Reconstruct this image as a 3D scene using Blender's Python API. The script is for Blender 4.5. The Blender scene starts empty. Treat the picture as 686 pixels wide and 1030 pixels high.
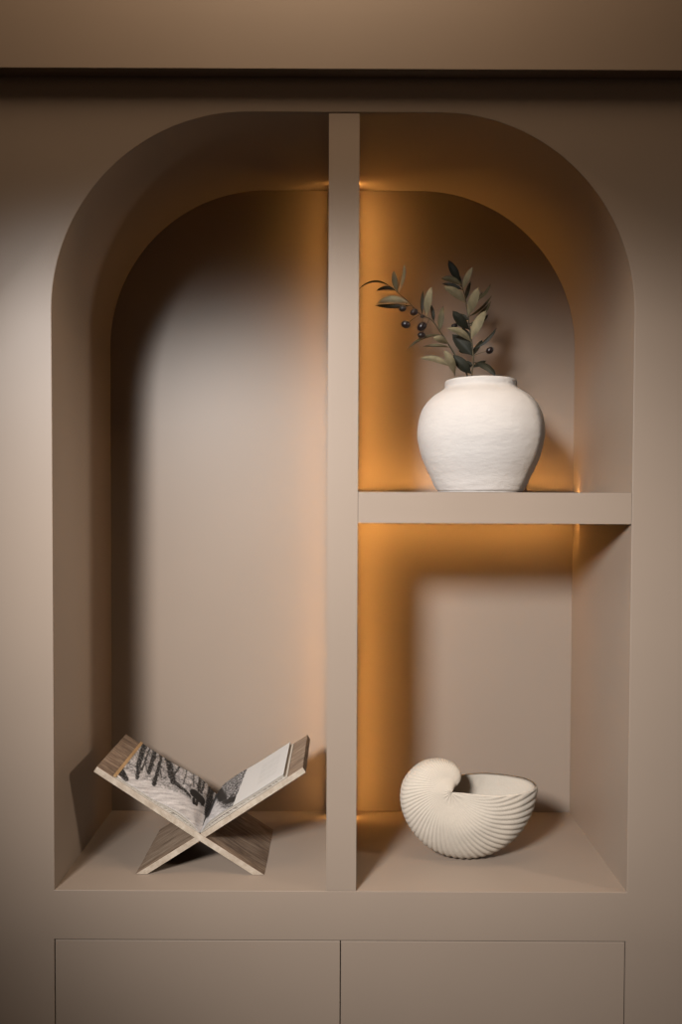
import bpy, bmesh, math, random
from math import sin, cos, pi, radians
from mathutils import Vector, noise, Matrix

random.seed(7)
S = bpy.context.scene
COL = S.collection

# ------------------------------------------------------------------ camera
F = 750.0            # focal length in pixels of the 686x1030 frame
D = 1.29             # distance from the wall face
ZC = 1.44            # eye height
TH = math.atan(18.0 / F)
cam_d = bpy.data.cameras.new('camera')
cam = bpy.data.objects.new('camera', cam_d)
COL.objects.link(cam)
cam.location = (0, -D, ZC)
RO = 0.0042          # the camera is rolled by a quarter of a degree
cam.rotation_euler = (Matrix.Rotation(pi / 2 - TH, 3, 'X') @ Matrix.Rotation(RO, 3, 'Z')).to_euler()
cam_d.sensor_fit = 'VERTICAL'
cam_d.sensor_height = 36.0
cam_d.lens = F / 1030 * 36.0
cam_d.clip_start = 0.02
S.camera = cam


def at(x, y, Y):
    """the point at depth Y seen at pixel x, y"""
    dx, dy = x - 343, y - 515
    r, u = (dx + dy * RO) / F, -(dy - dx * RO) / F
    d = Vector((r, cos(TH) + u * sin(TH), -sin(TH) + u * cos(TH)))
    k = (Y + D) / d.y
    return Vector((0, -D, ZC)) + d * k


# ------------------------------------------------------------------ helpers
def link_mesh(name, me, mat=None, parent=None):
    o = bpy.data.objects.new(name, me)
    COL.objects.link(o)
    if mat and not me.materials:
        me.materials.append(mat)
    if parent:
        o.parent = parent
    return o


def obj(name, bm, mat, parent=None, smooth=None):
    me = bpy.data.meshes.new(name)
    bmesh.ops.recalc_face_normals(bm, faces=bm.faces)
    bm.to_mesh(me)
    bm.free()
    if smooth is not None:
        for p in me.polygons:
            p.use_smooth = True
        me.set_sharp_from_angle(angle=radians(smooth))
    return link_mesh(name, me, mat, parent)


def tag(o, label=None, cat=None, group=None, kind=None):
    if label: o['label'] = label
    if cat: o['category'] = cat
    if group: o['group'] = group
    if kind: o['kind'] = kind
    return o


def empty(name, loc, label, cat, group=None):
    o = bpy.data.objects.new(name, None)
    COL.objects.link(o)
    o.location = loc
    o.empty_display_size = 0.03
    return tag(o, label, cat, group)


def box(bm, x0, x1, y0, y1, z0, z1, bev=0.0, seg=2):
    r = bmesh.ops.create_cube(bm, size=1)
    vs = r['verts']
    for v in vs:
        v.co = Vector((x0 if v.co.x < 0 else x1, y0 if v.co.y < 0 else y1, z0 if v.co.z < 0 else z1))
    if bev:
        es = list({e for v in vs for e in v.link_edges})
        bmesh.ops.bevel(bm, geom=es, offset=bev, segments=seg, affect='EDGES', profile=0.5)


def sm(a, b, x):
    t = max(0.0, min(1.0, (x - a) / (b - a)))
    return t * t * (3 - 2 * t)


# ------------------------------------------------------------------ materials
K = 0.76             # common reflectance scale, balanced by the exposure

def mat(name, base, rough=0.5, spec=0.5):
    m = bpy.data.materials.new(name)
    m.use_nodes = True
    n = m.node_tree.nodes
    b = n['Principled BSDF']
    b.inputs['Base Color'].default_value = (*[q * K for q in base], 1)
    b.inputs['Roughness'].default_value = rough
    b.inputs['Specular IOR Level'].default_value = spec
    return m, n, m.node_tree.links, b


def add_bump(n, l, b, height, strength, dist):
    bp = n.new('ShaderNodeBump')
    bp.inputs['Strength'].default_value = strength
    bp.inputs['Distance'].default_value = dist
    l.new(height, bp.inputs['Height'])
    l.new(bp.outputs[0], b.inputs['Normal'])
    return bp


def ramp(n, l, fac, stops):
    r = n.new('ShaderNodeValToRGB')
    e = r.color_ramp.elements
    while len(e) < len(stops):
        e.new(0.5)
    for i, (p, c) in enumerate(stops):
        e[i].position = p
        e[i].color = (*[q * K for q in c], 1)
    l.new(fac, r.inputs[0])
    return r.outputs[0]


def objcoord(n, l, scale):
    t = n.new('ShaderNodeTexCoord')
    mp = n.new('ShaderNodeMapping')
    mp.inputs['Scale'].default_value = scale
    l.new(t.outputs['Object'], mp.inputs[0])
    return mp.outputs[0]


def nz(n, l, vec, scale, detail=4, rough=0.5, dist=0.0):
    t = n.new('ShaderNodeTexNoise')
    t.inputs['Scale'].default_value = scale
    t.inputs['Detail'].default_value = detail
    t.inputs['Roughness'].default_value = rough
    t.inputs['Distortion'].default_value = dist
    if vec: l.new(vec, t.inputs['Vector'])
    return t.outputs['Fac']


def paint_mat():
    m, n, l, b = mat('greige_satin_paint', (0.36, 0.285, 0.23), 0.42, 0.35)
    v = objcoord(n, l, (1, 1, 1))
    f = nz(n, l, v, 3.0, 5)
    c = ramp(n, l, f, [(0.3, (0.283, 0.221, 0.173)), (0.7, (0.299, 0.233, 0.182))])
    l.new(c, b.inputs['Base Color'])
    add_bump(n, l, b, nz(n, l, v, 420, 2), 0.06, 0.0004)
    return m


PAINT = paint_mat()


def glow_mat(name, col, s):
    m = bpy.data.materials.new(name)
    m.use_nodes = True
    n = m.node_tree.nodes
    b = n['Principled BSDF']
    b.inputs['Base Color'].default_value = (0.9, 0.8, 0.6, 1)
    b.inputs['Emission Color'].default_value = (*col, 1)
    b.inputs['Emission Strength'].default_value = s
    return m


LED = glow_mat('amber_led_diffuser', (1.0, 0.50, 0.13), 43)
LED_SOFT = glow_mat('amber_led_diffuser_dimmed', (1.0, 0.50, 0.13), 17)
LED_THIN = glow_mat('amber_led_diffuser_narrow', (1.0, 0.50, 0.13), 39.0)


def ceramic(name, c0, c1, bands):
    m, n, l, b = mat(name, c0, 0.85, 0.2)
    v = objcoord(n, l, (1, 1, bands))
    f = nz(n, l, v, 9, 6, 0.6)
    l.new(ramp(n, l, f, [(0.3, c0), (0.7, c1)]), b.inputs['Base Color'])
    v2 = objcoord(n, l, (1, 1, bands * 0.7))
    f2 = nz(n, l, v2, 45, 6, 0.7)
    add_bump(n, l, b, f2, 0.6, 0.003)
    return m


VASE = ceramic('chalky_white_plaster', (0.50, 0.465, 0.44), (0.55, 0.515, 0.485), 3.0)
SHELL = ceramic('cream_bisque_ceramic', (0.50, 0.435, 0.36), (0.545, 0.48, 0.40), 1.0)


def wood(name, dark, light, stretch, mid=None, rot=0.0):
    m, n, l, b = mat(name, light, 0.7, 0.25)
    v0 = objcoord(n, l, (1, 1, 1))
    v0.node.inputs['Rotation'].default_value = (0, radians(rot), 0)
    m2 = n.new('ShaderNodeMapping'); m2.inputs['Scale'].default_value = stretch
    l.new(v0, m2.inputs[0]); v = m2.outputs[0]
    f = nz(n, l, v, 7, 8, 0.65, 0.6)
    f2 = nz(n, l, v, 30, 4, 0.6)
    mx = n.new('ShaderNodeMath'); mx.operation = 'MULTIPLY_ADD'
    mx.inputs[1].default_value = 0.35
    l.new(f2, mx.inputs[0]); 
    sc = n.new('ShaderNodeMath'); sc.operation = 'MULTIPLY'; sc.inputs[1].default_value = 0.65
    l.new(f, sc.inputs[0]); l.new(sc.outputs[0], mx.inputs[2])
    c = ramp(n, l, mx.outputs[0], [(0.36, dark), (0.5, mid or tuple((a + b_) / 2 for a, b_ in zip(dark, light))), (0.62, light)])
    l.new(c, b.inputs['Base Color'])
    add_bump(n, l, b, mx.outputs[0], 0.35, 0.001)
    return m


WOOD = wood('weathered_mango_wood', (0.07, 0.042, 0.026), (0.31, 0.235, 0.17), (1.8, 15, 15), (0.18, 0.122, 0.084), -32.3)
WOODR = wood('weathered_mango_wood_board', (0.08, 0.05, 0.032), (0.33, 0.25, 0.18), (1.8, 15, 15), (0.20, 0.138, 0.095), 32.3)
EDGE = wood('sawn_pale_wood_edge', (0.34, 0.265, 0.195), (0.54, 0.455, 0.365), (5, 30, 5))


def vcol_mat(name, rough=0.4, spec=0.4):
    m, n, l, b = mat(name, (0.8, 0.8, 0.8), rough, spec)
    a = n.new('ShaderNodeVertexColor'); a.layer_name = 'Col'
    l.new(a.outputs[0], b.inputs['Base Color'])
    return m


PRINT = vcol_mat('printed_page', 0.5, 0.15)
PAPER, _n, _l, _b = mat('cream_paper_edges', (0.72, 0.66, 0.58), 0.8, 0.2)
_v = objcoord(_n, _l, (4, 4, 900))
_l.new(ramp(_n, _l, nz(_n, _l, _v, 1, 2), [(0.35, (0.20, 0.165, 0.13)), (0.6, (0.52, 0.47, 0.41))]), _b.inputs['Base Color'])
PLAIN, *_ = mat('cream_page_edge', (0.44, 0.39, 0.33), 0.8, 0.2)
COVER, _n, _l, _b = mat('tan_book_board', (0.50, 0.33, 0.17), 0.6, 0.3)
_l.new(ramp(_n, _l, nz(_n, _l, objcoord(_n, _l, (1, 1, 1)), 60, 4), [(0.3, (0.33, 0.205, 0.095)), (0.7, (0.42, 0.27, 0.135))]), _b.inputs['Base Color'])


def leaf_mat(name, a, b_, rough):
    m, n, l, b = mat(name, a, rough, 0.2)
    f = nz(n, l, objcoord(n, l, (1, 1, 1)), 55, 4)
    l.new(ramp(n, l, f, [(0.3, a), (0.7, b_)]), b.inputs['Base Color'])
    return m


LEAF_D = leaf_mat('dark_olive_leaf_top', (0.010, 0.011, 0.006), (0.022, 0.021, 0.012), 0.6)
LEAF_P = leaf_mat('silvery_olive_leaf_underside', (0.165, 0.138, 0.078), (0.28, 0.232, 0.14), 0.75)
LEAF_M = leaf_mat('grey_green_olive_leaf', (0.065, 0.055, 0.028), (0.12, 0.10, 0.054), 0.7)
STEM = leaf_mat('olive_twig_bark', (0.045, 0.037, 0.02), (0.09, 0.07, 0.04), 0.7)
OLIVE, *_ = mat('ripe_black_olive_skin', (0.010, 0.005, 0.005), 0.3, 0.4)

# ------------------------------------------------------------------ wall with the arched niche
DEP = 0.33
zf = lambda y: at(343, y, 0).z
NB = zf(896.6)                      # niche floor
NT = zf(113.0)                      # niche top
NL = at(52.7, 515, 0).x
NR = at(635.8, 515, 0).x
R_ = 0.338
WX0, WX1, WZ0, WZ1 = -2.2, 3.6, 0.0, 2.90


def arch(rad, n=96):
    p = [(NL, NB), (NR, NB)]
    for i in range(n + 1):
        a = pi / 2 * i / n
        p.append((NR - rad + rad * cos(a), NT - rad + rad * sin(a)))
    for i in range(n + 1):
        a = pi / 2 + pi / 2 * i / n
        p.append((NL + rad + rad * cos(a), NT - rad + rad * sin(a)))
    return p


DZ1 = zf(946.0)
DZ0 = DZ1 - 0.34
DL, DR, DM = at(54.5, 946, 0).x, at(629.5, 946, 0).x, at(342.5, 946, 0).x

cu = bpy.data.curves.new('wall_outline', 'CURVE')
cu.dimensions = '2D'
cu.fill_mode = 'BOTH'
for pts in ([(WX0, WZ0), (WX1, WZ0), (WX1, WZ1), (WX0, WZ1)], arch(R_),
            [(DL, DZ0), (DR, DZ0), (DR, DZ1), (DL, DZ1)]):
    s = cu.splines.new('POLY')
    s.points.add(len(pts) - 1)
    for q, (a, b) in zip(s.points, pts):
        q.co = (a, b, 0, 1)
    s.use_cyclic_u = True
cu.extrude = DEP / 2 - 0.0012
cu.bevel_depth = 0.0012
cu.bevel_resolution = 2
cu.offset = -0.0012
tmp = bpy.data.objects.new('wall_outline', cu)
COL.objects.link(tmp)
bpy.context.view_layer.update()
me = bpy.data.meshes.new_from_object(tmp.evaluated_get(bpy.context.evaluated_depsgraph_get()))
bpy.data.objects.remove(tmp)
me.transform(Matrix.Translation((0, DEP / 2, 0)) @ Matrix.Rotation(pi / 2, 4, 'X'))
bm = bmesh.new(); bm.from_mesh(me)
bmesh.ops.remove_doubles(bm, verts=bm.verts, dist=1e-5)
wall = obj('wall_back', bm, PAINT, smooth=35)
tag(wall, kind='structure')
bm = bmesh.new(); box(bm, WX0, WX1, DEP, DEP + 0.03, WZ0, WZ1)
nb = obj('niche_back_panel', bm, PAINT, wall)

# bulkhead above the wall, running up to the ceiling
P = 0.026
ZB = at(343, 69.5, -P).z
bm = bmesh.new(); box(bm, WX0, WX1, -P, 0.0, ZB, WZ1, 0.0008)
tag(obj('trim_1', bm, PAINT), 'painted bulkhead running across the top of the wall', kind='structure')

# unseen beam above the view, added to block key light from the upper wall
bm = bmesh.new(); box(bm, WX0, WX1, -0.98, -0.86, ZC + 0.692, WZ1, 0.001)
tag(obj('added_beam', bm, PAINT), 'unseen painted beam added to shade the top of the wall', kind='structure')

FLOOR, *_ = mat('warm_floor', (0.30, 0.20, 0.13), 0.5, 0.4)
_v = objcoord(*_[:2], (1.5, 12, 1))
_[1].new(ramp(_[0], _[1], nz(_[0], _[1], _v, 3, 5), [(0.3, (0.24, 0.155, 0.10)), (0.7, (0.36, 0.25, 0.165))]), _[2].inputs['Base Color'])
bm = bmesh.new(); box(bm, WX0, WX1, -3.2, DEP + 0.03, -0.04, 0.0)
tag(obj('floor', bm, FLOOR), kind='structure')

# ------------------------------------------------------------------ divider and shelf with their light strips
h_ = 0.043
TX0, TX1 = at(329.5, 515, 0).x, at(359.9, 515, 0).x
div = empty('niche_divider', ((TX0 + TX1) / 2, 0.165, NB), 'tall greige painted upright board splitting the arched niche in two', 'divider')
def local(o, root):
    o.data.transform(Matrix.Translation(-Vector(root.location)))
    o.parent = root
    return o


def led_profile(root, p, out, along, a0, a1, w=0.0078, tilt=60, m=None):
    """wedge-shaped aluminium profile whose diffuser faces the back of the niche"""
    back = Vector((0, 1, 0))
    h = w * sin(radians(tilt))
    l_ = w * cos(radians(tilt))
    A = p                      # front foot on the board
    B = A + out * h                            # nose
    C = p + back * l_                      # back foot
    bm = bmesh.new()
    r0 = [bm.verts.new(q + along * a0) for q in (A, B, C)]
    r1 = [bm.verts.new(q + along * a1) for q in (A, B, C)]
    bm.faces.new((r0[0], r0[1], r1[1], r1[0]))
    bm.faces.new((r0[2], r0[0], r1[0], r1[2]))
    bm.faces.new(r0[::-1]); bm.faces.new(r1)
    prof = local(obj('light_profile', bm, PAINT), root)
    bm = bmesh.new()
    off = (back * h + out * l_).normalized() * 0.0004
    q = [bm.verts.new(v + off) for v in (B + along * a0, C + along * a0, C + along * a1, B + along * a1)]
    f = bm.faces.new(q); f.normal_update()
    q2 = [bm.verts.new(v.co - off * 0.5) for v in q]
    bm.faces.new(q2[::-1])
    for i in range(4): bm.faces.new((q[i], q2[i], q2[(i + 1) % 4], q[(i + 1) % 4]))
    d = local(obj('light_strip', bm, m or LED), root)
    d.parent = prof
    d['label'] = 'glowing amber diffuser'


GD = 0.0074                           # depth of the grooves


def groove_section(a, b):
    f, k = ys - 0.001, ys + 0.0068
    return [(0.0006, a), (f, a), (f, a + GD), (k, a + GD), (k, a), (DEP - 0.0005, a),
            (DEP - 0.0005, b), (k, b), (k, b - GD), (f, b - GD), (f, b), (0.0006, b)]


ys = DEP - h_
bm = bmesh.new()
sec = groove_section(TX0, TX1)
ra = [bm.verts.new((x, y, NB + 0.0008)) for y, x in sec]
rb = [bm.verts.new((x, y, NT - 0.0012)) for y, x in sec]
bm.faces.new(ra); bm.faces.new(rb[::-1])
for i in range(12): bm.faces.new((ra[i], rb[i], rb[(i + 1) % 12], ra[(i + 1) % 12]))
local(obj('upright_board', bm, PAINT), div)
ys = DEP - h_
for x, s in ((TX0, -1), (TX1, 1)):
    led_profile(div, Vector((x - s * GD, ys, 0)), Vector((s, 0, 0)), Vector((0, 0, 1)), NB + 0.002, NT - 0.003, m=LED if s > 0 else LED_SOFT)

SZ1, SZ0 = zf(494.6), zf(526.0)
sh = empty('niche_shelf', ((TX1 + NR) / 2, 0.165, SZ0), 'thick greige painted shelf carrying the white vase, right of the upright board', 'shelf')
# cross-section with a groove for the light strip in the top and in the underside
sec = groove_section(SZ0, SZ1)
bm = bmesh.new()
ra = [bm.verts.new((TX1 + 0.0006, y, z)) for y, z in sec]
rb = [bm.verts.new((NR - 0.0008, y, z)) for y, z in sec]
bm.faces.new(ra); bm.faces.new(rb[::-1])
for i in range(12): bm.faces.new((ra[i], rb[i], rb[(i + 1) % 12], ra[(i + 1) % 12]))
local(obj('shelf_board', bm, PAINT), sh)
for z, s in ((SZ0, -1), (SZ1, 1)):
    led_profile(sh, Vector((0, ys, z - s * GD)), Vector((0, 0, s)), Vector((1, 0, 0)), TX1 + 0.008, NR - 0.002, m=LED_THIN)

# ------------------------------------------------------------------ drawers
g = 0.0016
for x0, x1, lab in ((DL, DM, 'flat handleless greige drawer under the open book, left one'),
                    (DM, DR, 'flat handleless greige drawer under the shell planter, right one')):
    a, b = (x0 + g, x1 - g / 2) if x0 == DL else (x0 + g / 2, x1 - g)
    t = empty('drawer', ((a + b) / 2, 0.16, DZ0 + g), lab, 'drawer', 'drawers below the niche')
    bm = bmesh.new(); box(bm, a, b, 0.0005, 0.019, DZ0 + g, DZ1 - g, 0.001)
    local(obj('drawer_front', bm, PAINT), t)
    bm = bmesh.new()
    xi0, xi1, zi0, zi1 = a + 0.012, b - 0.012, DZ0 + 0.015, DZ1 - 0.04
    box(bm, xi0, xi1, 0.0195, 0.30, zi0, zi0 + 0.012)
    box(bm, xi0, xi0 + 0.014, 0.0195, 0.30, zi0, zi1)
    box(bm, xi1 - 0.014, xi1, 0.0195, 0.30, zi0, zi1)
    box(bm, xi0, xi1, 0.288, 0.30, zi0, zi1)
    local(obj('drawer_box', bm, EDGE), t)

# ------------------------------------------------------------------ vase
VY = 0.145
kv = (D + VY) / F                     # metres per pixel at the vase
VX = at(483, 440, VY).x
vprof = [(0.0, 0), (38, 0), (41.3, 0.8), (44.6, 4.5), (50.5, 17.5), (57.5, 33), (61.6, 48), (62.8, 60), (60.9, 75), (56.0, 86.5), (48.0, 95.5),
         (40.5, 100.5), (36.9, 103.0), (35.6, 105), (35.5, 107.6), (35.4, 109.8), (34.6, 111.3), (33.0, 111.4), (31.8, 109.5), (31.4, 105), (36, 99), (46, 93),
         (55, 84), (58.5, 62), (55, 36), (44, 12), (36, 4.5), (0, 4)]


def crom(p, n=6):
    out = []
    for i in range(len(p) - 1):
        a, b, c, d = p[max(i - 1, 0)], p[i], p[i + 1], p[min(i + 2, len(p) - 1)]
        for k in range(n):
            t = k / n
            out.append(tuple(0.5 * (2 * b[j] + (c[j] - a[j]) * t + (2 * a[j] - 5 * b[j] + 4 * c[j] - d[j]) * t * t
                                    + (3 * b[j] - a[j] - 3 * c[j] + d[j]) * t ** 3) for j in range(len(b))))
    out.append(p[-1])
    return out


vroot = empty('round_vase', (VX, VY, SZ1 + 0.0005), 'round white textured plaster vase standing on the shelf', 'vase')


def lathe(prof, k, seg, fn=None):
    bm = bmesh.new()
    rings = []
    for r, z in prof:
        if r < 0.3:
            rings.append([bm.verts.new((0, 0, z * k))])
            continue
        ring = []
        for i in range(seg):
            a = 2 * pi * i / seg
            rr, zz = r * k, z * k
            if fn: rr, zz = fn(rr, zz, a)
            ring.append(bm.verts.new((rr * cos(a), rr * sin(a), zz)))
        rings.append(ring)
    for a, b in zip(rings, rings[1:]):
        if len(a) == 1 and len(b) == 1: continue
        for i in range(seg):
            j = (i + 1) % seg
            if len(a) == 1: bm.faces.new((a[0], b[j], b[i]))
            elif len(b) == 1: bm.faces.new((a[i], a[j], b[0]))
            else: bm.faces.new((a[i], a[j], b[j], b[i]))
    return bm


def vfn(r, z, a):
    p = Vector((cos(a) * 2.2, sin(a) * 2.2, z * 60))
    d = noise.noise(p) * 0.0003 + noise.noise(Vector((cos(a) * 16, sin(a) * 16, z * 260))) * 0.00035 * (1 + 1.2 * sm(0.2, 0.9, cos(a)))
    d += 0.0005 * sin(z * 520 + noise.noise(p * 0.5) * 3) * sm(0.105, 0.02, z)      # throwing rings near the foot
    d += noise.noise(Vector((cos(a) * 9, sin(a) * 9, z * 90))) * 0.0003
    # small dent below the lip, on the right of the front
    g_ = math.exp(-((a - radians(286)) / 0.13) ** 2 - ((z - 0.192) / 0.006) ** 2)
    return r + d - 0.003 * g_, z + noise.noise(Vector((cos(a) * 3, sin(a) * 3, 7))) * 0.0007 * sm(0.18, 0.22, z)


body = [p for p in crom(vprof, 5)]
o = obj('vase_body', lathe(body, kv, 160, vfn), VASE, vroot, smooth=60)

# ------------------------------------------------------------------ olive sprigs
BY = VY
def cp(x, y, dy=0.0):
    """pixel of the photograph's sprig region (enlarged 4.2875 times) to a point"""
    return at(355 + x / 4.2875, 255 + y / 4.2875, BY + dy)


def tube(bm, pts, radii, seg=8):
    rings = []
    up = Vector((0.13, 0.98, 0.11)).normalized()
    for i, p in enumerate(pts):
        t = (pts[min(i + 1, len(pts) - 1)] - pts[max(i - 1, 0)]).normalized()
        s = t.cross(up).normalized(); u = s.cross(t)
        rings.append([bm.verts.new(p + (s * cos(2 * pi * k / seg) + u * sin(2 * pi * k / seg)) * radii[i]) for k in range(seg)])
    for a, b in zip(rings, rings[1:]):
        for k in range(seg):
            bm.faces.new((a[k], a[(k + 1) % seg], b[(k + 1) % seg], b[k]))
    bm.faces.new(rings[0][::-1]); bm.faces.new(rings[-1])


def leaf(root, name, p0, pm, p2, hw, m, roll=0.0):
    """lance-shaped leaf with a folded midrib and real thickness; pm is a point the midrib passes"""
    c = pm * 2 - (p0 + p2) * 0.5
    n = 16
    bm = bmesh.new()
    top, bot = [], []
    view = Vector((0, -1, 0))
    for i in range(n + 1):
        t = i / n
        p = p0 * (1 - t) ** 2 + c * 2 * t * (1 - t) + p2 * t * t
        tg = ((c - p0) * (1 - t) + (p2 - c) * t).normalized()
        sd = tg.cross(view).normalized()
        nn = sd.cross(tg).normalized()
        a = roll + 0.25 * sin(t * 3.0)
        sd2 = sd * cos(a) + nn * sin(a)
        nn2 = nn * cos(a) - sd * sin(a)
        if nn2.dot(view) < 0: nn2 = -nn2
        if t < 0.1: w = 0.10 + 0.5 * t
        else: w = 0.15 + 0.85 * math.sin(pi * min(1, ((t - 0.1) / 0.9)) ** 0.85) ** 0.85 if t < 0.999 else 0.02
        w *= 1.0 if t < 0.9 else max(0.04, (1 - t) / 0.1 * 0.9 + 0.05)
        w *= hw
        row_t, row_b = [], []
        for k in range(-3, 4):
            s = k / 3
            q = p + sd2 * (w * s) - nn2 * (w * 0.30 * abs(s) ** 1.3) 
            th = 0.0004 * (1 - 0.7 * abs(s)) + (0.0003 if k == 0 else 0)
            row_t.append(bm.verts.new(q + nn2 * th)); row_b.append(bm.verts.new(q - nn2 * th))
        top.append(row_t); bot.append(row_b)
    for i in range(n):
        for k in range(6):
            bm.faces.new((top[i][k], top[i][k + 1], top[i + 1][k + 1], top[i + 1][k]))
            bm.faces.new((bot[i][k + 1], bot[i][k], bot[i + 1][k], bot[i + 1][k + 1]))
        bm.faces.new((top[i][0], top[i + 1][0], bot[i + 1][0], bot[i][0]))
        bm.faces.new((top[i + 1][6], top[i][6], bot[i][6], bot[i + 1][6]))
    for e in (0, n):
        for k in range(6):
            f = (top[e][k + 1], top[e][k], bot[e][k], bot[e][k + 1])
            bm.faces.new(f if e == 0 else f[::-1])
    return local(obj(name, bm, m, smooth=50), root)


PXM = (D + BY) / F / 4.2875           # metres per enlarged pixel
MATS = {'D': LEAF_D, 'P': LEAF_P, 'M': LEAF_M}
BOT = Vector((VX, VY, SZ1 + 0.02))


def smooth_pts(pts, n=5):
    return [Vector(q) for q in crom([tuple(p) for p in pts], n)]


def sprig(label, stem_pts, leaves, olives, foot):
    root = empty('olive_sprig', foot, label, 'branch', 'olive sprigs in the white vase')
    pts = smooth_pts([foot, foot.lerp(cp(*stem_pts[0]), 0.5)] + [cp(*p) for p in stem_pts])
    bm = bmesh.new()
    L = len(pts)
    tube(bm, pts, [0.0019 * (1 - 0.72 * i / L) for i in range(L)])
    local(obj('stem', bm, STEM, smooth=60), root)

    def near(q):
        return min(pts, key=lambda p: (Vector((p.x, 0, p.z)) - Vector((q.x, 0, q.z))).length)
    for (x0, y0, x1, y1, hw, m, bend, dy, roll) in leaves:
        a = cp(x0, y0)
        s = near(a)
        a.y = s.y
        if (a - s).length < 0.012: a = s.copy()
        b = cp(x1, y1, dy)
        mid = (a + b) * 0.5
        d = b - a
        nrm = Vector((-d.z, 0, d.x)).normalized()
        mid += nrm * bend * PXM + Vector((0, dy * 0.15 - 0.002, 0))
        leaf(root, 'leaf', a, mid, b, hw * PXM, MATS[m], roll)
    for (x, y, r, dy, sx, sy) in olives:
        c = cp(x, y, dy)
        bm = bmesh.new()
        bmesh.ops.create_uvsphere(bm, u_segments=24, v_segments=16, radius=r * PXM)
        for v in bm.verts:
            v.co.z *= 0.92
            v.co.x *= 1.15
        bmesh.ops.rotate(bm, verts=bm.verts, cent=(0, 0, 0), matrix=Matrix.Rotation(random.uniform(-.7, .7), 3, 'Y'))
        bmesh.ops.translate(bm, verts=bm.verts, vec=c)
        ol = local(obj('olive', bm, OLIVE, smooth=80), root)
        s = near(cp(sx, sy))
        top = c + (s - c).normalized() * r * PXM * 0.85
        bm = bmesh.new()
        tube(bm, smooth_pts([s, (s + top) * 0.5 + Vector((0.001, 0, 0.0015)), top], 4), [0.0005] * 9, 6)
        local(obj('olive_stalk', bm, STEM, smooth=60), root)
    return root


sprig('arching olive sprig leaning left over the vase rim, hung with black olives',
      [(495, 545, 0), (470, 490, 0), (430, 420, -.005), (385, 350, -.012), (340, 288, -.018), (290, 262, -.022), (245, 215, -.026), (205, 178, -.028), (160, 142, -.03)],
      [(160, 140, 27, 152, 6, 'D', -20, -.035, .9), (200, 172, 176, 72, 13, 'M', 8, -.03, .2), (205, 165, 222, 42, 9, 'P', -6, -.045, .4),
       (190, 168, 100, 162, 8, 'D', -10, -.02, .5), (250, 212, 100, 215, 15, 'P', -12, -.035, .15), (262, 222, 93, 224, 9, 'D', 6, -.015, .3),
       (305, 262, 302, 160, 9, 'D', 5, -.01, .5), (322, 278, 340, 143, 17, 'P', 10, -.04, .2), (345, 300, 335, 218, 9, 'D', 0, -.015, .4),
       (378, 340, 390, 225, 14, 'M', 6, -.01, .3), (418, 398, 343, 364, 14, 'P', -3, -.045, .1), (395, 355, 233, 414, 7, 'M', -16, -.02, .5),
       (405, 418, 300, 402, 7, 'M', -6, .0, .4), (425, 492, 288, 452, 13, 'P', -12, -.03, .1), (440, 528, 392, 418, 17, 'P', -4, -.05, .1)],
      [(215, 238, 14, -.03, 245, 215), (263, 253, 16, -.03, 262, 225), (228, 306, 18, -.035, 290, 262), (297, 315, 19, -.035, 300, 268),
       (295, 352, 15, -.03, 330, 285), (300, 271, 9, -.02, 310, 270)],
      BOT + Vector((-0.03, 0.0, 0.0)))
sprig('upright olive sprig in the middle of the vase with a cluster of dark leaves',
      [(515, 545, -.01), (520, 470, -.01), (515, 400, -.006), (505, 330, 0), (495, 260, .004), (484, 190, .004), (470, 140, .002), (455, 100, 0)],
      [(462, 118, 412, 28, 17, 'D', 4, -.005, .15), (468, 160, 518, 58, 14, 'P', 8, -.02, .25), (466, 138, 378, 108, 13, 'M', -10, .0, .2),
       (468, 158, 383, 130, 9, 'D', -5, .01, .4), (480, 212, 390, 145, 18, 'P', -8, -.02, .15), (497, 268, 543, 146, 21, 'P', 6, -.03, .15),
       (535, 200, 594, 130, 9, 'M', -6, .02, .5), (500, 270, 598, 182, 8, 'M', -8, .03, .5), (505, 335, 430, 246, 21, 'D', 6, -.015, .15),
       (512, 372, 575, 246, 22, 'P', 10, -.02, .2), (506, 320, 596, 205, 13, 'M', -5, .025, .4), (515, 388, 403, 324, 14, 'P', -12, -.035, .1),
       (516, 445, 428, 348, 27, 'D', 0, -.0, .1), (523, 420, 620, 320, 9, 'D', -10, -.02, .4), (516, 525, 432, 436, 23, 'D', 4, -.015, .1),
       (522, 470, 614, 530, 18, 'D', 12, -.045, .2), (520, 500, 575, 462, 12, 'D', 3, .0, .3), (500, 300, 440, 300, 9, 'D', 3, .01, .5),
       (515, 400, 470, 378, 15, 'D', 0, .005, .1),
       (490, 230, 560, 165, 11, 'M', -5, .03, .4), (503, 300, 585, 262, 12, 'M', -8, .035, .3), (486, 205, 508, 120, 10, 'D', 4, .02, .4),
       (498, 285, 450, 262, 11, 'D', -2, .015, .2), (508, 350, 590, 215, 11, 'M', 8, .04, .3), (514, 380, 470, 318, 13, 'D', 2, .02, .2),
       (518, 450, 560, 372, 12, 'D', 6, .02, .4), (515, 410, 455, 420, 14, 'D', 2, .015, .1), (470, 150, 445, 72, 9, 'D', 2, .015, .5),
       (520, 490, 470, 470, 14, 'D', 2, .01, .2)],
      [(590, 418, 15, -.03, 520, 440), (438, 313, 12, .0, 500, 320)],
      BOT + Vector((0.02, 0.01, 0.0)))

# ------------------------------------------------------------------ shell planter
SY = 0.128
ex, ez = at(450, 800, SY).x, 0
KEY = [(-10, .006), (0, .010), (20, .024), (45, .0345), (70, .041), (90, .0455), (115, .053), (135, .062), (160, .0745), (180, .0865), (205, .098),
       (230, .110), (255, .126), (270, .135), (290, .147), (315, .160), (340, .168), (360, .171)]


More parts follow.
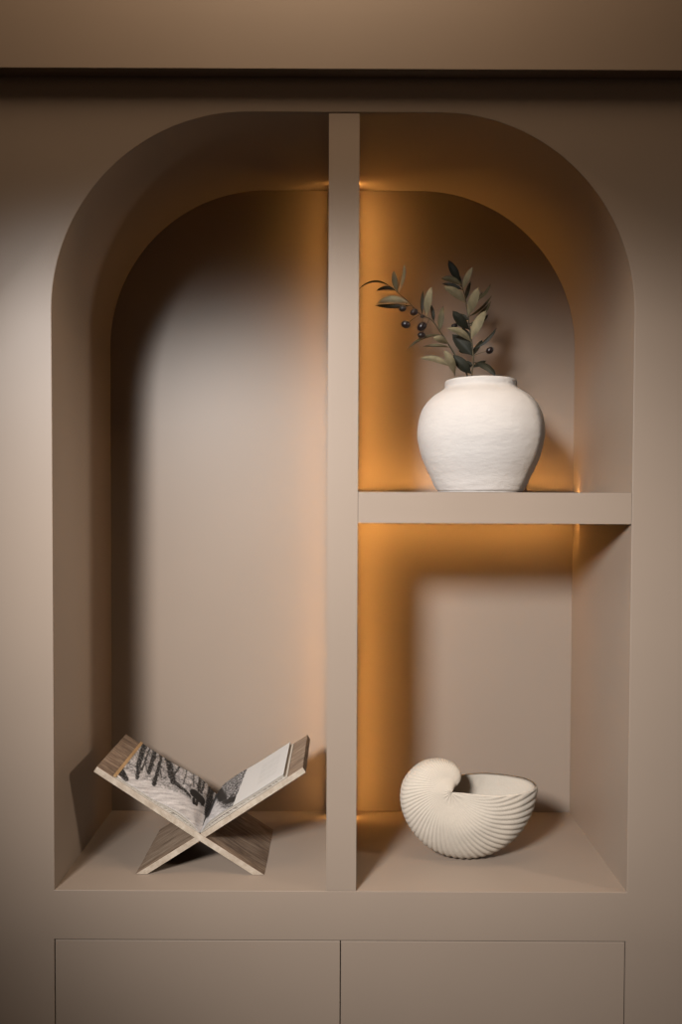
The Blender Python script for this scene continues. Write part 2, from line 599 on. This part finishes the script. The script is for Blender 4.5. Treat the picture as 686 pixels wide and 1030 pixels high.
def RR(t):
    for (a, ra), (b, rb) in zip(KEY, KEY[1:]):
        if t <= b:
            k = (t - a) / (b - a)
            i = KEY.index((a, ra))
            p0 = KEY[max(i - 1, 0)]; p3 = KEY[min(i + 2, len(KEY) - 1)]
            m0 = (rb - p0[1]) / (b - p0[0]) * (b - a); m1 = (p3[1] - ra) / (p3[0] - a) * (b - a)
            return (2 * k ** 3 - 3 * k * k + 1) * ra + (k ** 3 - 2 * k * k + k) * m0 + (-2 * k ** 3 + 3 * k * k) * rb + (k ** 3 - k * k) * m1
    return KEY[-1][1]


lowest = min(RR(t) * sin(radians(t)) for t in range(200, 340))
SZ = NB - lowest + 0.001
sroot = empty('shell_planter', (ex, SY, NB), 'cream ribbed ceramic nautilus shell planter with an open top', 'planter')
NT_, NP_ = 760, 96
W_EYE = 0.043


def shell_pt(td, f, off=0.0):
    a = radians(td)
    R = RR(td)
    wide = 0.018 + 0.275 * R
    ph = (f - 0.5) * pi
    ex_ = 0.86
    cr = abs(cos(ph)) ** ex_
    sr = math.copysign(abs(sin(ph)) ** ex_, ph)
    wl = W_EYE + (wide - W_EYE) * sm(0.0, 0.55, cr)
    rho = cr
    # ribs sweep backwards from the eye to the keel
    q = td * 1.0 + 26 * (1 - rho) ** 1.1 - 6 * rho
    # rib spacing grows with the spiral
    rib = abs(sin(radians(q) * 33)) ** 0.8 - 0.55
    amp = 0.0018 * (R / 0.13) ** 0.7 * sm(0.15, 0.85, rho) + 0.00025
    if off: amp *= 0.15
    amp *= sm(-10, 30, td)
    bead = 0.0012 * math.exp(-((rho - 0.07) / 0.05) ** 2) * (0.5 + 0.5 * sin(radians(td) * 14))
    n = rib * amp + bead - off
    x = (R * cr + n * cr)
    y = sr * (wl + n)
    # the lip flares a little at the mouth
    return Vector((x * cos(a), y, x * sin(a)))


bm = bmesh.new()
grid, gin = [], []
TH_ = 0.0042
for i in range(NT_ + 1):
    td = -10 + 370 * i / NT_
    grid.append([bm.verts.new(shell_pt(td, j / NP_)) for j in range(NP_ + 1)])
for i in range(0, NT_ + 1, 4):
    td = -10 + 370 * i / NT_
    gin.append([bm.verts.new(shell_pt(td, j / NP_, min(TH_, RR(td) * 0.3) )) for j in range(NP_ + 1)])
for G in (grid, gin):
    for a, b in zip(G, G[1:]):
        for j in range(NP_):
            bm.faces.new((a[j], a[j + 1], b[j + 1], b[j]))
for A, B in ((grid[-1], gin[-1]), (grid[0], gin[0])):
    for j in range(NP_):
        bm.faces.new((A[j], A[j + 1], B[j + 1], B[j]))
me = bpy.data.meshes.new('shell_body')
bmesh.ops.translate(bm, verts=bm.verts, vec=(0, 0, SZ - NB))
bm.to_mesh(me); bm.free()
for p in me.polygons: p.use_smooth = True
link_mesh('shell_body', me, SHELL, sroot)

# ------------------------------------------------------------------ book stand
BX = at(201, 838, 0.054).x
Y0, Y1 = 0.054, 0.238
zc = at(201, 839, Y0).z
zt = at(95, 771, Y0).z
xa = BX - at(97.5, 773, Y0).x          # half span of the arms
xl = BX - at(136, 880, Y0).x           # half span of the feet
TK = 0.0115
stand = empty('book_stand', (BX, (Y0 + Y1) / 2, NB), 'weathered wooden folding cross-legged stand holding the open book', 'book stand')


def board(sgn):
    """one of the two interlocked boards: arm goes to -sgn side at the top, foot to +sgn side"""
    a = Vector((BX - sgn * xa, 0, zt))
    b = Vector((BX + sgn * xl, 0, NB + 0.0005))
    c = Vector((BX, 0, zc))
    out = []
    d1 = (c - a).normalized(); d2 = (b - c).normalized()
    bmU = bmesh.new()
    n1 = Vector((-d1.z, 0, d1.x)); n1 = n1 if n1.z > 0 else -n1
    n2 = Vector((-d2.z, 0, d2.x)); n2 = n2 if n2.z > 0 else -n2
    # profile in XZ, foot cut level with the shelf floor
    foot_cut = TK / abs(n2.x)
    p = [a, a + n1 * -TK, c - n2 * TK * 0.98, Vector((b.x - sgn * foot_cut, 0, b.z)), b, c + (n1 + n2) * 0.0]
    lev = p[3].z
    seg = 14
    rows = []
    for k in range(seg + 1):
        y = Y0 + (Y1 - Y0) * k / seg + (0.0007 if sgn < 0 else 0)
        jit = 0.0 if k not in (0, seg) else 0.0
        rows.append([bmU.verts.new(Vector((q.x, y, q.z)) + Vector((noise.noise(Vector((y * 40, i * 3.1, sgn))) * 0.0006, 0,
                     0 if i in (3, 4) else noise.noise(Vector((y * 40, i * 3.1 + 9, sgn))) * 0.0006))) for i, q in enumerate(p)])
    m = len(p)
    for r0, r1 in zip(rows, rows[1:]):
        for i in range(m):
            bmU.faces.new((r0[i], r0[(i + 1) % m], r1[(i + 1) % m], r1[i]))
    bmU.faces.new(rows[0]); bmU.faces.new(rows[-1][::-1])
    return bmU


for s, nm in ((1, 'left arm'), (-1, 'right arm')):
    bm = board(s)
    bmesh.ops.recalc_face_normals(bm, faces=bm.faces)
    o = obj('board', bm, WOOD if s == 1 else WOODR)
    o.data.materials.append(EDGE)
    for p in o.data.polygons:
        if abs(p.normal.y) > 0.8: p.material_index = 1
    bv = o.modifiers.new('bevel', 'BEVEL'); bv.width = 0.0008; bv.segments = 2; bv.limit_method = 'ANGLE'
    local(o, stand)

# ------------------------------------------------------------------ open book
book = empty('open_book', (BX, (Y0 + Y1) / 2, zc), 'open art book with a black and white snowy forest photograph, lying on the wooden stand', 'book')
ang = math.atan2(zt - zc, xa)
ux = {-1: Vector((-cos(ang), 0, sin(ang))), 1: Vector((cos(ang), 0, sin(ang)))}
nx = {-1: Vector((sin(ang), 0, cos(ang))), 1: Vector((-sin(ang), 0, cos(ang)))}
base = Vector((BX, 0, zc + 0.0012))
BK0, BK1 = Y0 + 0.002, Y1 - 0.006
LEN = {-1: 0.184, 1: 0.187}
TB = {-1: 0.0036, 1: 0.0070}             # page block thickness


def fbm(x, y, s, o=4):
    v, a, t = 0, 1, 0
    for k in range(o):
        v += a * noise.noise(Vector((x * s, y * s, k * 7.3))); t += a
        a *= 0.55; s *= 2.1
    return v / t


def seg_d(px, py, x0, y0, x1, y1):
    dx, dy = x1 - x0, y1 - y0
    t = max(0, min(1, ((px - x0) * dx + (py - y0) * dy) / (dx * dx + dy * dy)))
    return math.hypot(px - x0 - t * dx, py - y0 - t * dy), t


def left_print(u, v):
    # u 0 outer .. 1 gutter, v 0 front .. 1 back
    x = (85 * (1 - u) + 570 * u) * (1 - v) + (255 * (1 - u) + 680 * u) * v
    y = (290 * (1 - u) + 605 * u) * (1 - v) + (65 * (1 - u) + 270 * u) * v
    wob = fbm(x, y, 0.03) * 12 + fbm(x, y, 0.10) * 6
    fine = fbm(x + 50, y, 0.11, 4) * 1.7
    ground = sm(-14, 14, (y - (262 + (x - 150) * 0.40)) + wob)
    sky = 0.44 + 0.34 * fine + 0.5 * fbm(x, y, 0.035, 3)
    snow = 0.66 + 0.42 * fbm(x * 0.5 + y * 0.12, y * 2.2, 0.03, 4) + 0.10 * fine
    c = sky * (1 - ground) + snow * ground
    for (x0, y0, x1, y1, w0, w1, dk) in (
            (275, 40, 215, 210, 18, 14, .10), (222, 190, 202, 295, 16, 11, .12), (338, 60, 275, 250, 13, 13, .10), (308, 60, 232, 240, 5, 6, .16),
            (372, 80, 300, 325, 8, 13, .05), (398, 90, 412, 290, 22, 19, .11), (414, 290, 500, 380, 17, 8, .12), (430, 110, 405, 180, 5, 7, .10),
            (486, 120, 430, 225, 4, 7, .12), (500, 180, 470, 300, 3, 4, .2), (350, 90, 345, 270, 3, 4, .2), (250, 60, 262, 250, 3, 4, .22),
            (580, 160, 560, 320, 7, 12, .12), (612, 190, 575, 330, 5, 9, .14), (540, 150, 528, 300, 3, 5, .2),
            (650, 220, 612, 470, 24, 18, .04), (612, 460, 588, 570, 12, 5, .10), (105, 255, 135, 305, 26, 18, .08)):
        d, t = seg_d(x + wob * 0.8, y, x0, y0, x1, y1)
        w = w0 * (1 - t) + w1 * t
        k = sm(w * 1.15, w * 0.75, d)
        c = c * (1 - k) + (dk * 0.55 + 0.42 * max(0, fine - 0.02)) * k
    # small black animal standing in the snow
    for (x0, y0, x1, y1, w) in ((530, 352, 572, 378, 30), (524, 395, 524, 425, 10), (548, 390, 540, 430, 9), (575, 385, 580, 405, 12)):
        d, t = seg_d(x, y, x0, y0, x1, y1)
        k = sm(w * 1.1, w * 0.85, d)
        c = c * (1 - k) + 0.012 * k
    c = max(0.012, min(0.9, (c - 0.07) * 0.90))
    return (c, c * 0.955, c * 0.945)


def right_print(u, v):
    # u 0 gutter .. 1 outer
    x = (65 * (1 - u) + 560 * u) * (1 - v) + (150 * (1 - u) + 590 * u) * v
    y = (600 * (1 - u) + 300 * u) * (1 - v) + (290 * (1 - u) + 65 * u) * v
    edge = 345 + (y - 190) * (-65 / 250)
    if x > edge:
        c = 0.52
        # lines of small print, a faint grey column
        if 0.20 < v < 0.80 and 0.66 < u < 0.90:
            ln = (v * 34) % 1.0
            if ln < 0.42 and noise.noise(Vector((u * 160, int(v * 34), 3))) > -0.18: c = 0.44
        return (c, c * 0.965, c * 0.925)
    fine = fbm(x, y, 0.12, 4) * 1.8
    wob = fbm(x, y, 0.05) * 22
    c = 0.62 + 0.4 * fbm(x, y * 2, 0.03) + 0.1 * fine
    bush = sm(30, -10, (235 - x) * 0.75 + (y - 445) * 0.28 + wob - 0) * 1.0
    d, t = seg_d(x + wob, y, 190, 310, 250, 440)
    lobe = sm(66, 48, d)
    d2, t2 = seg_d(x + wob, y, 200, 290, 330, 200)
    lobe = max(lobe, sm(58, 42, d2), sm(60, 40, seg_d(x + wob, y, 330, 230, 270, 400)[0]))
    dk = 0.20 + 0.95 * fine + 0.12 * fbm(x, y, 0.04)
    c = c * (1 - lobe) + dk * lobe
    k = sm(34, 18, seg_d(x, y, 165, 285, 205, 400)[0])
    c = c * (1 - k) + 0.05 * k
    k = sm(30, 12, seg_d(x, y, 235, 440, 275, 425)[0])
    c = c * (1 - k) + 0.06 * k
    k = sm(26, 8, seg_d(x, y, 110, 480, 155, 300)[0])
    c = c * (1 - k) + 0.10 * k
    c = max(0.015, min(0.85, (c - 0.06) * 0.78))
    return (c, c * 0.955, c * 0.945)


def page_h(s, t, k=1.0):
    """height of the opened page above the cover at distance t (0 gutter .. 1 outer)"""
    return TB[s] * k * (sm(0, 0.16, t) ** 0.7) + (0.0062 if s < 0 else 0.0030) * k * math.exp(-((t - 0.30) / 0.20) ** 2) * sm(0, 0.12, t)


def page_surface(s, fn, name, lab):
    NU, NV = 170, 130
    bm = bmesh.new()
    lay = bm.loops.layers.float_color.new('Col')
    V, Cc = [], []
    for i in range(NU + 1):
        t = i / NU
        row, crow = [], []
        for j in range(NV + 1):
            v = j / NV
            y = BK0 + (BK1 - BK0) * v
            h = page_h(s, t) + 0.0004
            row.append(bm.verts.new(base + ux[s] * (t * LEN[s]) + nx[s] * h + Vector((0, y, 0))))
            crow.append(fn((1 - t) if s < 0 else t, v))
        V.append(row); Cc.append(crow)
    for i in range(NU):
        for j in range(NV):
            q = [(i, j), (i + 1, j), (i + 1, j + 1), (i, j + 1)]
            if s < 0: q = q[::-1]
            f = bm.faces.new([V[a][b] for a, b in q])
            f.smooth = True
            for lp, (a, b) in zip(f.loops, q):
                lp[lay] = (*[q * K for q in Cc[a][b]], 1)
    me = bpy.data.meshes.new(name)
    bm.to_mesh(me); bm.free()
    o = link_mesh(name, me, PRINT)
    sol = o.modifiers.new('thickness', 'SOLIDIFY'); sol.thickness = 0.00025; sol.offset = -1
    local(o, book)['label'] = lab
    return o


page_surface(-1, left_print, 'printed_page', 'left page filled with a grey forest and a small black animal')
page_surface(1, right_print, 'printed_page', 'right page half photograph, half white with faint small print')


def leaf_block(s, k0, k1, dy, name, m, l0=0.0, l1=1.0):
    """a bundle of pages between two heights"""
    bm = bmesh.new()
    n = 60
    rows = []
    for i in range(n + 1):
        t = l0 + (l1 - l0) * i / n
        lo, hi = page_h(s, t, k0), page_h(s, t, k1)
        r = []
        for y in (BK0 + dy, BK1 - dy):
            for h in (lo, hi):
                r.append(bm.verts.new(base + ux[s] * (t * LEN[s]) + nx[s] * h + Vector((0, y, 0))))
        rows.append(r)
    for a, b in zip(rows, rows[1:]):
        for i, j in ((0, 1), (1, 3), (3, 2), (2, 0)):
            bm.faces.new((a[i], a[j], b[j], b[i]))
    for r in (rows[0], rows[-1]):
        try: bm.faces.new((r[0], r[1], r[3], r[2]))
        except ValueError: pass
    return local(obj(name, bm, m, smooth=30), book)


for s in (-1, 1):
    leaf_block(s, 0.02, 0.36, 0.0006, 'page_block', PAPER, 0.004, 0.995)
    leaf_block(s, 0.50, 0.74, 0.0000, 'page_block', PLAIN, 0.004, 0.99)
    leaf_block(s, 0.82, 0.995, 0.0008, 'page_block', PLAIN, 0.004, 0.995)
    # hard cover board under the pages
    bm = bmesh.new()
    a0, a1 = 0.002, LEN[s] + 0.004
    vs = []
    for y in (BK0 - 0.0015, BK1 + 0.002):
        for d, h in ((a0, 0.0), (a1, 0.0), (a1, -0.0001), (a0, -0.0001)):
            pass
    pts = [(a0, 0.0006), (a1, 0.0006), (a1, -0.0012 + 0.0006), (a0, -0.0012 + 0.0006)]
    f0 = [bm.verts.new(base + ux[s] * d + nx[s] * h + Vector((0, BK0 - 0.0015, 0))) for d, h in pts]
    f1 = [bm.verts.new(base + ux[s] * d + nx[s] * h + Vector((0, BK1 + 0.002, 0))) for d, h in pts]
    bm.faces.new(f0); bm.faces.new(f1[::-1])
    for i in range(4):
        bm.faces.new((f0[i], f1[i], f1[(i + 1) % 4], f0[(i + 1) % 4]))
    local(obj('cover', bm, PLAIN), book)
# folded outer edge of the tan cover standing proud at the left
bm = bmesh.new()
s = -1
pts = [(LEN[s] - 0.0005, 0.0), (LEN[s] + 0.0055, 0.0), (LEN[s] + 0.0055, TB[s] + 0.001), (LEN[s] - 0.0005, TB[s] + 0.001)]
f0 = [bm.verts.new(base + ux[s] * d + nx[s] * h + Vector((0, BK0 - 0.0015, 0))) for d, h in pts]
f1 = [bm.verts.new(base + ux[s] * d + nx[s] * h + Vector((0, BK1 + 0.002, 0))) for d, h in pts]
bm.faces.new(f0); bm.faces.new(f1[::-1])
for i in range(4):
    bm.faces.new((f0[i], f1[i], f1[(i + 1) % 4], f0[(i + 1) % 4]))
local(obj('cover_flap', bm, COVER), book)['label'] = 'tan outer edge of the cover'

# ------------------------------------------------------------------ lights
def aim(o, p):
    o.rotation_euler = (Vector(p) - o.location).to_track_quat('-Z', 'Y').to_euler()


kd = bpy.data.lights.new('key_lamp', 'SPOT')
kd.spot_size = radians(43); kd.spot_blend = 1.0
kd.shadow_soft_size = 0.22
kd.energy = 350; kd.color = (1.0, 0.975, 0.955)
key = bpy.data.objects.new('key_lamp', kd); COL.objects.link(key)
key.location = (-0.90, -1.95, ZC + 0.86)
aim(key, at(340, 612, 0))

td_ = bpy.data.lights.new('ceiling_lamp', 'AREA')
td_.shape = 'ELLIPSE'; td_.size = 0.9; td_.size_y = 0.48
td_.energy = 7.8; td_.color = (1.0, 0.75, 0.52)
tl = bpy.data.objects.new('ceiling_lamp', td_); COL.objects.link(tl)
tl.location = (-0.07, -0.31, 2.86)
aim(tl, (-0.07, -0.16, 2.2))

rd = bpy.data.lights.new('side_lamp', 'AREA')
rd.shape = 'DISK'; rd.size = 0.26
rd.energy = 4.0; rd.color = (1.0, 0.86, 0.72); rd.spread = radians(60)
rl = bpy.data.objects.new('side_lamp', rd); COL.objects.link(rl)
rl.location = (3.2, -1.3, ZC + 0.78)
aim(rl, (0, 0, ZC))

w = bpy.data.worlds.new('world'); S.world = w
w.use_nodes = True
w.node_tree.nodes['Background'].inputs[0].default_value = (0.9, 0.72, 0.58, 1)
w.node_tree.nodes['Background'].inputs[1].default_value = 0.006

S.view_settings.view_transform = 'Standard'
S.view_settings.look = 'None'
S.view_settings.gamma = 1
S.view_settings.use_curve_mapping = False
S.view_settings.exposure = 0.70
